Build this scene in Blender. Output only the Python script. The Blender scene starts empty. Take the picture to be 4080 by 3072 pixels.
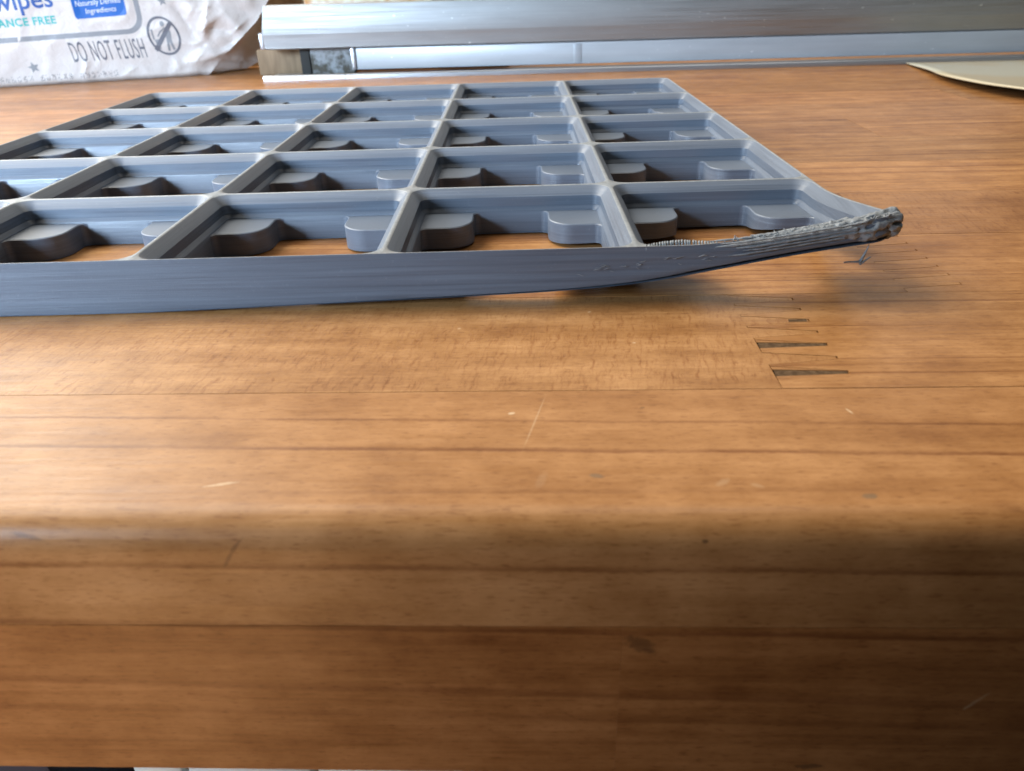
import bpy, bmesh, math, random
from mathutils import Vector, Matrix, noise as mnoise

random.seed(7)
scene = bpy.context.scene
C = scene.collection
MM = 0.001

# ---------------------------------------------------------------- camera
cam_d = bpy.data.cameras.new("camera")
cam = bpy.data.objects.new("camera", cam_d)
C.objects.link(cam)
scene.camera = cam
YAW, PITCH, ROLL = math.radians(-2.72), math.radians(-28.674), math.radians(-1.83)
CAM_POS = Vector((152.37, -115.65, 50.15)) * MM
cy, sy, cp, sp = math.cos(YAW), math.sin(YAW), math.cos(PITCH), math.sin(PITCH)
fwd = Vector((sy * cp, cy * cp, sp))
r0 = Vector((cy, -sy, 0))
u0 = r0.cross(fwd)
rgt = math.cos(ROLL) * r0 + math.sin(ROLL) * u0
upv = -math.sin(ROLL) * r0 + math.cos(ROLL) * u0
m = Matrix((rgt, upv, -fwd)).transposed().to_4x4()
m.translation = CAM_POS
cam.matrix_world = m
cam_d.sensor_width = 36.0
cam_d.sensor_fit = 'HORIZONTAL'
cam_d.lens = 3041.6 / 4080 * 36.0
cam_d.clip_start = 0.002
cam_d.clip_end = 20.0
cam_d.dof.use_dof = True
cam_d.dof.focus_distance = 0.160
cam_d.dof.aperture_fstop = 42.0

# ---------------------------------------------------------------- world, lamps, exposure
world = bpy.data.worlds.new("World")
scene.world = world
world.use_nodes = True
bg = world.node_tree.nodes["Background"]
bg.inputs[0].default_value = (1.0, 0.93, 0.84, 1)
bg.inputs[1].default_value = 0.02


def area(name, loc, target, sx, sy_, power, col, spread=180):
    l = bpy.data.lights.new(name, 'AREA')
    l.shape = 'RECTANGLE'
    l.size, l.size_y = sx, sy_
    l.energy = power
    l.color = col
    l.spread = math.radians(spread)
    o = bpy.data.objects.new(name, l)
    C.objects.link(o)
    o.location = loc
    d = Vector(target) - Vector(loc)
    o.rotation_euler = d.to_track_quat('-Z', 'Y').to_euler()
    return o


area("back_left_window_light", (-0.62, 0.42, 0.78), (0.10, 0.06, 0), 0.95, 0.95, 24.0, (1.0, 0.95, 0.84))
area("ceiling_light", (0.30, 0.40, 1.2), (0.2, 0.10, 0), 0.8, 0.6, 4.0, (1.0, 0.93, 0.82))
area("back_window_light", (0.15, 0.95, 0.42), (0.15, 0.1, 0.0), 1.3, 0.5, 1.3, (1.0, 0.98, 0.95))
area("right_room_light", (1.2, -1.1, 0.5), (0.4, 0.3, 0.0), 1.0, 0.7, 0.6, (0.93, 1.0, 0.93))
sl = bpy.data.lights.new("left_front_window_light", 'SPOT')
sl.energy = 25.0
sl.color = (0.60, 0.79, 1.0)
sl.spot_size = math.radians(82)
sl.spot_blend = 1.0
sl.shadow_soft_size = 0.08
so_ = bpy.data.objects.new("left_front_window_light", sl)
C.objects.link(so_)
so_.location = (-0.22, -0.26, 0.15)
so_.rotation_euler = (Vector((-0.03, 0.20, 0.0)) - Vector(so_.location)).to_track_quat('-Z', 'Y').to_euler()

wl = bpy.data.lights.new("warm_edge_fill", 'SPOT')         # added warm fill for the counter's front, standing in for room bounce
wl.energy = 3.1
wl.color = (1.0, 0.50, 0.20)
wl.spot_size = math.radians(47)
wl.spot_blend = 1.0
wl.shadow_soft_size = 0.10
wo = bpy.data.objects.new("warm_edge_fill", wl)
C.objects.link(wo)
wo.location = (-0.05, -0.30, -0.20)
wo.rotation_euler = (Vector((0.02, -0.05, -0.02)) - Vector(wo.location)).to_track_quat('-Z', 'Y').to_euler()

scene.view_settings.view_transform = 'Standard'
scene.view_settings.look = 'None'
scene.view_settings.gamma = 1.0
scene.view_settings.use_curve_mapping = False
scene.view_settings.exposure = 0.3


# ---------------------------------------------------------------- node helper
class NT:
    def __init__(self, name):
        self.mat = bpy.data.materials.new(name)
        self.mat.use_nodes = True
        self.t = self.mat.node_tree
        self.b = self.t.nodes["Principled BSDF"]

    def lk(self, a, b):
        self.t.links.new(a, b)

    def val(self, inp, v):
        if hasattr(v, 'is_output') or isinstance(v, bpy.types.NodeSocket):
            self.lk(v, inp)
        else:
            inp.default_value = v

    def m(self, op, a, b=None, c=None, clamp=False):
        n = self.t.nodes.new('ShaderNodeMath')
        n.operation = op
        n.use_clamp = clamp
        self.val(n.inputs[0], a)
        if b is not None:
            self.val(n.inputs[1], b)
        if c is not None:
            self.val(n.inputs[2], c)
        return n.outputs[0]

    def comb(self, x, y, z):
        n = self.t.nodes.new('ShaderNodeCombineXYZ')
        self.val(n.inputs[0], x)
        self.val(n.inputs[1], y)
        self.val(n.inputs[2], z)
        return n.outputs[0]

    def noise(self, vec, scale=1.0, detail=3.0, rough=0.55, dist=0.0):
        n = self.t.nodes.new('ShaderNodeTexNoise')
        self.lk(vec, n.inputs['Vector'])
        n.inputs['Scale'].default_value = scale
        n.inputs['Detail'].default_value = detail
        n.inputs['Roughness'].default_value = rough
        n.inputs['Distortion'].default_value = dist
        return n.outputs[0]

    def sstep(self, v, a, b, lo=0.0, hi=1.0):
        n = self.t.nodes.new('ShaderNodeMapRange')
        n.interpolation_type = 'SMOOTHSTEP'
        self.val(n.inputs[0], v)
        n.inputs[1].default_value = a
        n.inputs[2].default_value = b
        n.inputs[3].default_value = lo
        n.inputs[4].default_value = hi
        return n.outputs[0]

    def mix(self, f, a, b, mode='MIX'):
        n = self.t.nodes.new('ShaderNodeMix')
        n.data_type = 'RGBA'
        n.blend_type = mode
        self.val(n.inputs[0], f)
        self.val(n.inputs[6], a if not isinstance(a, tuple) else (*a[:3], 1))
        self.val(n.inputs[7], b if not isinstance(b, tuple) else (*b[:3], 1))
        return n.outputs[2]

    def ramp(self, f, stops):
        n = self.t.nodes.new('ShaderNodeValToRGB')
        self.lk(f, n.inputs[0])
        el = n.color_ramp.elements
        while len(el) < len(stops):
            el.new(0.5)
        for e, (p, c) in zip(el, stops):
            e.position = p
            e.color = (*c, 1)
        return n.outputs[0]

    def xyz(self):
        tc = self.t.nodes.new('ShaderNodeTexCoord')
        s = self.t.nodes.new('ShaderNodeVectorMath')
        s.operation = 'SCALE'
        s.inputs[3].default_value = 1000.0
        self.lk(tc.outputs['Object'], s.inputs[0])
        x = self.t.nodes.new('ShaderNodeSeparateXYZ')
        self.lk(s.outputs[0], x.inputs[0])
        return s.outputs[0], x.outputs[0], x.outputs[1], x.outputs[2]

    def obj(self):
        n = self.t.nodes.new('ShaderNodeObjectInfo')
        return n.outputs['Color'], n.outputs['Random']

    def bump(self, h, strength, dist):
        n = self.t.nodes.new('ShaderNodeBump')
        n.inputs['Strength'].default_value = strength
        n.inputs['Distance'].default_value = dist * MM
        self.lk(h, n.inputs['Height'])
        self.lk(n.outputs[0], self.b.inputs['Normal'])

    def set(self, **k):
        for a, v in k.items():
            self.val(self.b.inputs[a.replace('_', ' ')], v if not isinstance(v, tuple) else (*v[:3], 1))
        return self


# ---------------------------------------------------------------- mesh helper (coordinates in millimetres)
def mesh_obj(name, verts, faces, mat, parent=None, smooth=None, raw=False, mat2=None, n2=0):
    me = bpy.data.meshes.new(name)
    k = 1.0 if raw else MM
    me.from_pydata([(v[0] * k, v[1] * k, v[2] * k) for v in verts], [], faces)
    me.update()
    if smooth is not None:
        me.polygons.foreach_set('use_smooth', [True] * len(me.polygons))
        me.set_sharp_from_angle(angle=math.radians(smooth))
    me.materials.append(mat)
    if mat2 is not None:
        me.materials.append(mat2)
        for p in list(me.polygons)[:n2]:
            p.material_index = 1
    o = bpy.data.objects.new(name, me)
    C.objects.link(o)
    if parent is not None:
        o.parent = parent
    return o


def empty(name, label=None, cat=None, group=None, kind=None, loc=(0, 0, 0)):
    o = bpy.data.objects.new(name, None)
    o.empty_display_size = 0.01
    C.objects.link(o)
    tag(o, label, cat, group, kind)
    return o


def tag(o, label=None, cat=None, group=None, kind=None):
    if label:
        o["label"] = label
    if cat:
        o["category"] = cat
    if group:
        o["group"] = group
    if kind:
        o["kind"] = kind
    return o


def prism(outline, z0, z1):
    n = len(outline)
    v = [(x, y, z1) for x, y in outline] + [(x, y, z0) for x, y in outline]
    f = [list(range(n)), list(range(2 * n - 1, n - 1, -1))]
    for i in range(n):
        j = (i + 1) % n
        f.append([i, n + i, n + j, j])
    return v, f


def box(x0, x1, y0, y1, z0, z1, ch=0.0):
    """box with chamfered edges"""
    bm = bmesh.new()
    bmesh.ops.create_cube(bm, size=1.0)
    for v in bm.verts:
        v.co = Vector((x0 if v.co.x < 0 else x1, y0 if v.co.y < 0 else y1, z0 if v.co.z < 0 else z1))
    if ch > 0:
        bmesh.ops.bevel(bm, geom=list(bm.edges), offset=ch, segments=2, affect='EDGES', profile=0.5)
    bm.verts.index_update()
    v = [tuple(x.co) for x in bm.verts]
    f = [[q.index for q in x.verts] for x in bm.faces]
    bm.free()
    return v, f


def sweep(profile, x0, x1, nx=2, closed=True):
    """extrude a (y,z) profile along x, ends capped"""
    n = len(profile)
    v, f = [], []
    for i in range(nx):
        x = x0 + (x1 - x0) * i / (nx - 1)
        v += [(x, y, z) for y, z in profile]
    for i in range(nx - 1):
        for k in range(n if closed else n - 1):
            a, b = i * n + k, i * n + (k + 1) % n
            f.append([a, b, b + n, a + n])
    if closed:
        f.append(list(range(n - 1, -1, -1)))
        f.append([(nx - 1) * n + k for k in range(n)])
    return v, f


def tube(pts, rad, seg=7, jit=0.0):
    """tube through 3D points, rad number or list"""
    v, f = [], []
    n = len(pts)
    P = [Vector(p) for p in pts]
    for i, p in enumerate(P):
        t = (P[min(i + 1, n - 1)] - P[max(i - 1, 0)]).normalized()
        a = t.cross(Vector((0.13, 0.2, 1))).normalized()
        b = t.cross(a)
        r = rad[i] if isinstance(rad, (list, tuple)) else rad
        for k in range(seg):
            q = 2 * math.pi * k / seg
            rr = r * (1 + jit * random.uniform(-1, 1))
            v.append(tuple(p + a * math.cos(q) * rr + b * math.sin(q) * rr))
    for i in range(n - 1):
        for k in range(seg):
            a, b = i * seg + k, i * seg + (k + 1) % seg
            f.append([a, b, b + seg, a + seg])
    f.append(list(range(seg - 1, -1, -1)))
    f.append([(n - 1) * seg + k for k in range(seg)])
    return v, f


def join(parts):
    V, F = [], []
    for v, f in parts:
        o = len(V)
        V += list(v)
        F += [[i + o for i in q] for q in f]
    return V, F


# ================================================================ WOODEN COUNTERTOP
def wood(name, flecks=0.0, fine=0.5, streak=1.0, rings=(), marks=(), tone=1.0, slope=0.0, sat=1.0):
    n = NT(name)
    pos, x, y, z = n.xyz()
    ocol, rnd = n.obj()
    off = n.m('MULTIPLY', rnd, 731.0)
    s = n.m('ADD', y, n.m('MINIMUM', z, 0.0))                # runs over the top and down the front
    xo = n.m('ADD', x, off)
    yo = n.m('ADD', y, n.m('MULTIPLY', off, 0.37))
    yw = n.m('ADD', yo, n.m('MULTIPLY', x, slope))
    n1 = n.noise(n.comb(n.m('MULTIPLY', xo, 0.012), n.m('MULTIPLY', yw, 0.22), n.m('MULTIPLY', z, 0.22)), 1, 5, 0.6, 0.4)
    n2 = n.noise(n.comb(n.m('MULTIPLY', xo, 0.07), n.m('MULTIPLY', yw, 1.6), n.m('MULTIPLY', z, 1.6)), 1, 4, 0.65)
    n3 = n.noise(n.comb(n.m('MULTIPLY', xo, 0.035), n.m('MULTIPLY', yo, 0.05), n.m('MULTIPLY', z, 0.05)), 1, 3, 0.5)
    t = n.m('ADD', n.m('MULTIPLY', n1, 0.55 * streak), n.m('MULTIPLY', n2, 0.42 * streak))
    t = n.m('ADD', t, n.m('MULTIPLY', n3, 0.35))
    t = n.m('SUBTRACT', t, 0.60 * (0.97 * streak + 0.35) - 0.58 + 0.02)
    d = tone
    # broad soft mottling of the oiled surface
    mo = n.noise(n.comb(n.m('MULTIPLY', xo, 0.11), n.m('MULTIPLY', yo, 0.16), n.m('MULTIPLY', z, 0.16)), 1, 5, 0.7)
    t = n.m('ADD', t, n.m('MULTIPLY', n.m('SUBTRACT', mo, 0.5), 0.55))
    g_, b_ = sat, sat * sat
    col = n.ramp(t, [(0.20, (0.165 * d, 0.060 * d * g_, 0.016 * d * b_)), (0.43, (0.300 * d, 0.138 * d * g_, 0.047 * d * b_)),
                     (0.60, (0.400 * d, 0.200 * d * g_, 0.078 * d * b_)), (0.85, (0.540 * d, 0.300 * d * g_, 0.135 * d * b_))])
    col = n.mix(1.0, col, ocol, 'MULTIPLY')
    # fine straight latewood lines
    wob = n.noise(n.comb(n.m('MULTIPLY', xo, 0.013), n.m('MULTIPLY', yo, 0.03), z), 1, 2, 0.5)
    v = n.m('ADD', yw, n.m('MULTIPLY', wob, 5.0))
    ln = n.noise(n.comb(n.m('MULTIPLY', xo, 0.004), n.m('MULTIPLY', v, 0.62), n.m('MULTIPLY', z, 0.5)), 1, 3, 0.75)
    lf = n.sstep(ln, 0.53, 0.66, 0, fine)
    col = n.mix(lf, col, n.mix(1.0, col, (0.58, 0.46, 0.36), 'MULTIPLY'))
    # pores
    po = n.noise(n.comb(n.m('MULTIPLY', xo, 0.55), n.m('MULTIPLY', yw, 4.2), n.m('MULTIPLY', z, 4.2)), 1, 2, 0.6)
    col = n.mix(n.sstep(po, 0.55, 0.70, 0, 0.7), col, n.mix(1.0, col, (0.55, 0.45, 0.38), 'MULTIPLY'))
    # pale flecks of fibre
    pf = n.noise(n.comb(n.m('MULTIPLY', xo, 0.22), n.m('MULTIPLY', yo, 2.1), n.m('MULTIPLY', z, 2.1)), 1, 3, 0.7)
    col = n.mix(n.sstep(pf, 0.58, 0.76, 0, 0.35), col, n.mix(1.0, col, (1.28, 1.3, 1.35), 'MULTIPLY'))
    if flecks > 0:
        sk = n.m('ADD', xo, n.m('MULTIPLY', yo, -0.12))
        w2 = n.m('MULTIPLY', n.noise(pos, 0.35, 2, 0.5), 1.6)
        fk = n.noise(n.comb(n.m('MULTIPLY', n.m('ADD', sk, w2), 1.6), n.m('MULTIPLY', yo, 0.16), 0.0), 1, 6, 0.85)
        band = n.noise(n.comb(n.m('MULTIPLY', xo, 0.018), n.m('MULTIPLY', yo, 0.42), 3.3), 1, 2, 0.5)
        am = n.m('MULTIPLY', n.sstep(band, 0.30, 0.60, 0.35, 1.0), flecks)
        fa = n.m('MULTIPLY', n.sstep(fk, 0.49, 0.64), am)
        col = n.mix(fa, col, n.mix(1.0, col, (0.60, 0.44, 0.30), 'MULTIPLY'))
        fb = n.m('MULTIPLY', n.sstep(fk, 0.46, 0.30), n.m('MULTIPLY', am, 0.6))
        col = n.mix(fb, col, n.mix(1.0, col, (1.22, 1.26, 1.32), 'MULTIPLY'))
    # single growth-ring lines at known places (s = a + b*(x-150))
    if rings:
        wv = n.m('SUBTRACT', n.noise(n.comb(n.m('MULTIPLY', x, 0.03), 0.0, 7.0), 1, 3, 0.55), 0.5)
        wf = n.m('SUBTRACT', n.noise(pos, 0.8, 3, 0.6), 0.5)
        inten = n.noise(n.comb(n.m('MULTIPLY', x, 0.05), n.m('MULTIPLY', s, 0.05), 2.0), 1, 2, 0.5)
        for a, b, w, st in rings:
            dd = n.m('SUBTRACT', s, n.m('MULTIPLY_ADD', n.m('SUBTRACT', x, 150.0), b, a))
            dd = n.m('ADD', dd, n.m('MULTIPLY', wv, 1.3))
            dd = n.m('ADD', dd, n.m('MULTIPLY', wf, 0.5))
            # sharp on the far side, fading on the near side as latewood does
            side = n.m('MAXIMUM', n.m('MULTIPLY', dd, -1.0 / (w * 0.6)), n.m('MULTIPLY', dd, 1.0 / (w * 1.15)))
            g = n.sstep(side, 0.0, 1.0, 1.0, 0.0)
            g = n.m('MULTIPLY', g, n.sstep(inten, 0.3, 0.62, 0.45 * st, st))
            col = n.mix(g, col, n.mix(1.0, col, (0.50, 0.38, 0.31), 'MULTIPLY'))
    # dents, scratches, stains with a shape of their own
    if marks:
        mw = n.m('MULTIPLY', n.m('SUBTRACT', n.noise(pos, 1.6, 4, 0.7), 0.5), 2.4)
        for mx, ms, ang, hl, hw, mc, al in marks:
            ca, sa = math.cos(ang), math.sin(ang)
            dx, dy = n.m('SUBTRACT', x, mx), n.m('SUBTRACT', s, ms)
            u = n.m('ADD', n.m('MULTIPLY', dx, ca), n.m('MULTIPLY', dy, sa))
            w_ = n.m('ADD', n.m('MULTIPLY', dx, -sa), n.m('MULTIPLY', dy, ca))
            q = n.m('ADD', n.m('POWER', n.m('ABSOLUTE', n.m('MULTIPLY', u, 1.0 / hl)), 2.0),
                    n.m('POWER', n.m('ABSOLUTE', n.m('MULTIPLY', w_, 1.0 / hw)), 2.0))
            q = n.m('ADD', q, mw)
            col = n.mix(n.sstep(q, 0.25, 1.1, al, 0.0), col, mc)
    n.lk(col, n.b.inputs['Base Color'])
    n.lk(n.sstep(n2, 0.3, 0.7, 0.32, 0.46), n.b.inputs['Roughness'])
    n.b.inputs['Specular IOR Level'].default_value = 0.30
    h = n.m('ADD', n.m('MULTIPLY', n2, 0.6), n.m('MULTIPLY', po, -0.5))
    n.bump(h, 0.30, 0.12)
    return n.mat


front_rings = [(-33.4, -0.028, 0.55, 0.75), (-40.1, -0.025, 0.75, 0.95), (-48.3, 0.0, 0.7, 0.25),
               (-59.9, -0.011, 0.8, 0.85), (-69.0, -0.02, 0.9, 0.8), (-79.2, -0.03, 1.3, 0.6), (-83.5, -0.02, 1.2, 0.4),
               (-88.0, 0.01, 0.7, 0.3)]
DK, PALE = (0.06, 0.028, 0.012), (0.62, 0.45, 0.28)
front_marks = [(151.2, -33.5, 1.36, 7.0, 0.13, PALE, 0.30), (116.0, -46.6, 0.25, 2.0, 0.28, PALE, 0.55),
               (158.2, -45.3, -0.3, 0.95, 0.5, (0.14, 0.105, 0.07), 0.55), (186.8, -49.2, 0.1, 0.9, 0.55, (0.13, 0.10, 0.065), 0.6),
               (148.2, -31.5, 0.2, 0.5, 0.28, PALE, 0.9), (190.8, -31.6, 1.9, 0.8, 0.18, PALE, 0.8),
               (171.9, -46.6, 0.6, 1.1, 0.5, PALE, 0.18), (175.5, -47.2, -0.5, 0.8, 0.4, PALE, 0.18),
               (152.0, -46.0, 1.3, 1.8, 0.6, PALE, 0.1), (96.8, -55.2, -0.3, 2.0, 0.4, DK, 0.45),
               (119.0, -57.6, 1.05, 2.6, 0.32, DK, 0.45), (168.9, -56.0, 0.0, 0.4, 0.4, DK, 0.7),
               (104.0, -30.0, 0.0, 0.5, 0.2, DK, 0.4), (165.0, -30.3, 0.0, 0.4, 0.2, DK, 0.5)]
M_front = wood("oiled_wood_front_stave", 0.0, 0.12, 0.50, front_rings, front_marks, 1.06, sat=0.98)
low_marks = [(163.0, -71.0, -0.6, 2.3, 1.2, DK, 0.5), (202.0, -80.0, 0.9, 2.0, 0.3, PALE, 0.25), (185.0, -92.0, 0.0, 2.2, 0.5, DK, 0.6)]
M_low = wood("oiled_wood_edge", 0.05, 0.25, 0.8, front_rings, low_marks, 0.96, sat=0.86)
M_fleck = wood("oiled_wood_flecked", 0.85, 0.2, 0.7, (), [(166.0, -11.0, 0.0, 0.3, 0.2, PALE, 0.8), (160.0, 1.0, 0.3, 0.4, 0.2, PALE, 0.8), (139.0, -5.0, 0, 0.3, 0.3, PALE, 0.5)], 0.98)
M_fine = wood("oiled_wood_straight_grain", 0.0, 0.85, 0.9, (), (), 1.10, slope=-0.006, sat=1.0)
M_plain = wood("oiled_wood_plain", 0.22, 0.55, 1.25, (), [(232.0, 60.0, -0.6, 1.2, 0.35, PALE, 0.7), (330.0, 252.0, 0.2, 4, 1.6, PALE, 0.3)], 1.10, sat=1.0)

nf = NT("joint_filler")
pos, x, y, z = nf.xyz()
c_ = nf.ramp(nf.noise(pos, 1.2, 4, 0.7), [(0.3, (0.05, 0.028, 0.015)), (0.6, (0.13, 0.08, 0.045)), (0.75, (0.2, 0.13, 0.08))])
nf.lk(c_, nf.b.inputs['Base Color'])
nf.set(Roughness=0.8)
nf.b.inputs['Specular IOR Level'].default_value = 0.05
M_fill = nf.mat

counter = empty("countertop", kind='structure')
PLANK_BOT = -20.0
EDGE_L, EDGE_R = -420.0, 720.0


def zig(xL, xR, tips, y0, y1, e, left, skip=()):
    """finger-joint boundary from y0 up to y1; e widens (right piece) or narrows (left piece) each finger"""
    pts = []
    wb, wt = 1.90 + e, 0.42 + e
    for i, t in enumerate(tips):
        if left and i in skip:
            continue
        a = [(xL, t - wb), (xR + e, t - wt), (xR + e, t + wt), (xL, t + wb)]
        pts += [q for q in a if y0 < q[1] < y1]
    first = (xL, y0)
    last = (xL, y1)
    return [first] + pts + [last]


def plank(outline, mat, tint=(1, 1, 1), top=0.0):
    v, f = prism(outline, PLANK_BOT, top)
    o = mesh_obj("plank", v, f, mat, counter)
    o.color = (*tint, 1)
    return o


G = 0.07
# stave behind the front one: flecked piece, finger joint, straight-grained piece
ya, yb = -25.6 + G, 7.6 - G
tips1 = [5.3 - 4.40 * k for k in range(6, -1, -1)]           # -21.1 ... 5.3
skip1 = (0, 2)
zl = zig(184.1, 194.2, tips1, ya, yb, -0.045, True, skip1)
zr = zig(184.2, 194.4, tips1, ya, yb, 0.045, False)
plank([(EDGE_L, ya), (184.1, ya)] + zl[1:-1] + [(184.1, yb), (EDGE_L, yb)], M_fleck, (1.14, 1.17, 1.18))
plank([(EDGE_R, yb), (184.2, yb)] + zr[1:-1][::-1] + [(184.2, ya), (EDGE_R, ya)], M_fine, (1.02, 1.02, 1.0), 0.03)
for i in skip1:
    t = tips1[i]
    v, f = prism([(184.3, t - 1.0), (186.2, t - 0.95), (190.5, t - 0.65), (194.2, t - 0.42), (194.2, t + 0.42), (189.5, t + 0.62), (184.4, t + 0.95)], PLANK_BOT, -0.06)
    mesh_obj("joint_filler", v, f, M_fill, counter)
    # rest of the missing finger's space, glued with slivers of wood
    for sg in (-1, 1):
        v, f = prism([(184.25, t + sg * 1.86), (184.25, t + sg * 1.02), (194.1, t + sg * 0.45), (194.1, t + sg * 0.47)][::-sg], PLANK_BOT, 0.0)
        o = mesh_obj("plank", v, f, M_fine, counter)
v, f = prism([(191.0, -4.05), (194.0, -3.95), (194.0, -3.05), (191.2, -3.0)], -0.5, 0.012)
mesh_obj("joint_filler", v, f, M_fill, counter)

# third stave
ya, yb = 7.6 + G, 39.0 - G
tips2 = [11.3 + 4.45 * k for k in range(0, 7)]
tips2 = [t for t in tips2 if t < yb - 0.3]
zl = zig(214.2, 224.6, tips2, ya, yb, -0.03, True)
zr = zig(214.3, 224.8, tips2, ya, yb, 0.03, False)
plank([(EDGE_L, ya), (214.2, ya)] + zl[1:-1] + [(214.2, yb), (EDGE_L, yb)], M_fine, (1.07, 1.06, 1.0), 0.02)
plank([(EDGE_R, yb), (214.3, yb)] + zr[1:-1][::-1] + [(214.3, ya), (EDGE_R, ya)], M_fine, (1.0, 0.98, 0.94))

# remaining staves, back to the window
yy = 39.0
row = 0
while yy < 400:
    y2 = min(yy + 33.0 + random.uniform(-0.6, 0.6), 402.0)
    cuts = sorted(random.sample(range(-300, 600, 20), 2)) if row != 0 else [224, 470]
    g = 0.05
    xs = [EDGE_L] + cuts + [EDGE_R]
    for i in range(len(xs) - 1):
        tn = random.uniform(0.82, 1.14)
        mt = random.choice([M_plain, M_plain, M_fine])
        tint = (tn, tn * random.uniform(0.97, 1.0), tn * random.uniform(0.92, 1.0))
        if row == 0 and i == 1:
            mt, tint = M_fleck, (0.98, 0.94, 0.88)
        a, b = xs[i], xs[i + 1]
        plank([(a + g, yy + g), (b - g, yy + g), (b - g, y2 - g), (a + g, y2 - g)], mt, tint, random.uniform(0, 0.03))
    yy = y2
    row += 1

# front stave with rounded nosing, then the lower edge pieces
prof = [(-25.6 - G, -14.2), (-25.6 - G, 0.0)]
RAD = 4.0
for k in range(0, 13):
    a = math.pi / 2 * k / 12
    prof.append((-50.0 - RAD * math.sin(a), -RAD + RAD * math.cos(a)))
prof.append((-54.0, -14.2))
v, f = sweep(prof, EDGE_L, EDGE_R)
mesh_obj("plank", v, f, M_front, counter, 40)
lowp = [(-25.7, -14.3), (-54.0, -14.3), (-54.0, -39.8), (-53.2, -40.4), (-25.7, -40.4)]
v, f = sweep(lowp[::-1], EDGE_L, 160.85)
o = mesh_obj("plank", v, f, M_low, counter)
v, f = sweep([(a + (0.012 if a < -40 else 0), b) for a, b in lowp][::-1], 160.86, EDGE_R)
o = mesh_obj("plank", v, f, M_low, counter)
o.color = (0.95, 0.94, 0.92, 1)

# ================================================================ BASE CABINET UNDER THE COUNTER
ncab = NT("cabinet_paint")
pos, x, y, z = ncab.xyz()
ncab.lk(ncab.ramp(ncab.noise(pos, 0.03, 3), [(0.3, (0.42, 0.45, 0.42)), (0.7, (0.56, 0.58, 0.55))]), ncab.b.inputs['Base Color'])
ncab.set(Roughness=0.5)
ndk = NT("cabinet_shadow_gap")
ndk.set(Base_Color=(0.02, 0.02, 0.03), Roughness=0.8)
cab = empty("base_cabinet", "pale grey cabinet seen as a thin strip below the wooden counter edge", "cabinet")
v, f = box(EDGE_L, EDGE_R, -18, 380, -500, -41, 0)
mesh_obj("carcass", v, f, ndk.mat, cab)
for a, b in ((-300, 70), (84, 92.5), (93.2, 114), (114.8, 196), (197, 212), (213.4, 600)):
    v, f = box(a, b, -38, -18.3, -420, -45, 1.0)
    mesh_obj("drawer_front", v, f, ncab.mat if a > 0 else ndk.mat, cab, 30)

# ================================================================ ALUMINIUM WINDOW SASH AND TRACK
def alu(name, base, rough, spots=True, metal=1.0):
    n = NT(name)
    pos, x, y, z = n.xyz()
    br = n.noise(n.comb(n.m('MULTIPLY', x, 0.02), n.m('MULTIPLY', y, 2.0), n.m('MULTIPLY', z, 2.2)), 1, 4, 0.6)
    big = n.noise(n.comb(n.m('MULTIPLY', x, 0.03), n.m('MULTIPLY', y, 0.1), n.m('MULTIPLY', z, 0.12)), 1, 4, 0.6)
    c = n.ramp(n.m('MULTIPLY_ADD', br, 0.35, n.m('MULTIPLY', big, 0.65)),
               [(0.3, tuple(k * 0.82 for k in base)), (0.7, base)])
    if spots:
        sp_ = n.noise(n.comb(n.m('MULTIPLY', x, 0.30), y, n.m('MULTIPLY', z, 0.55)), 1, 3, 0.6)
        c = n.mix(n.sstep(sp_, 0.68, 0.76, 0, 0.6), c, (0.9, 0.9, 0.9))
        s2 = n.noise(n.comb(n.m('MULTIPLY', x, 0.22), y, n.m('MULTIPLY', z, 0.25)), 1, 4, 0.7)
        c = n.mix(n.sstep(s2, 0.70, 0.80, 0, 0.6), c, (0.25, 0.23, 0.2))
    n.lk(c, n.b.inputs['Base Color'])
    n.lk(n.sstep(br, 0.3, 0.7, rough * 0.85, rough * 1.2), n.b.inputs['Roughness'])
    n.set(Metallic=metal)
    n.bump(br, 0.12, 0.1)
    return n.mat


M_alu = alu("brushed_aluminium", (0.38, 0.385, 0.39), 0.56)
M_white = alu("painted_white_rail", (0.42, 0.44, 0.47), 0.38, True, 0.1)
M_lip = alu("anodised_lip", (0.45, 0.455, 0.48), 0.34, False, 0.8)
M_dark = NT("dark_rubber").set(Base_Color=(0.025, 0.024, 0.022), Roughness=0.8).mat

sash = empty("sliding_sash", "brushed aluminium bottom rail of a sliding sash behind the grid plate", "sash")
SY = 329.0
sp_prof = [(SY + 2.4, 36.3), (SY + 1.7, 35.9), (SY + 1.4, 34.8), (SY - 0.35, 22.4), (SY - 0.25, 22.0), (SY + 0.5, 15.3), (SY + 1.5, 14.7), (SY + 17, 14.7), (SY + 17, 36.0)]
v, f = sweep(sp_prof, 3.2, 720)
# bevelled left end
v = [((x + (2.0 if z > 30 and x < 10 else 0.0)), y, z) for x, y, z in v]
mesh_obj("bottom_rail", v, f, M_alu, sash, 25)
v, f = box(0.4, 2.9, SY + 1.2, SY + 16, 14.9, 23.0, 0.5)
mesh_obj("end_cap", v, f, M_lip, sash, 30)
v, f = box(52, 720, SY + 2.2, SY + 14, 3.6, 14.4, 0.5)
mesh_obj("lower_rail", v, f, M_white, sash, 30)
v, f = box(49.2, 51.7, SY + 1.6, SY + 14, 3.5, 14.5, 0.4)
mesh_obj("end_cap", v, f, M_lip, sash, 30)
v, f = box(170.0, 174.5, SY + 1.95, SY + 3.0, 3.9, 13.8, 0.3)
mesh_obj("rail_clip", v, f, M_white, sash, 30)

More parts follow.
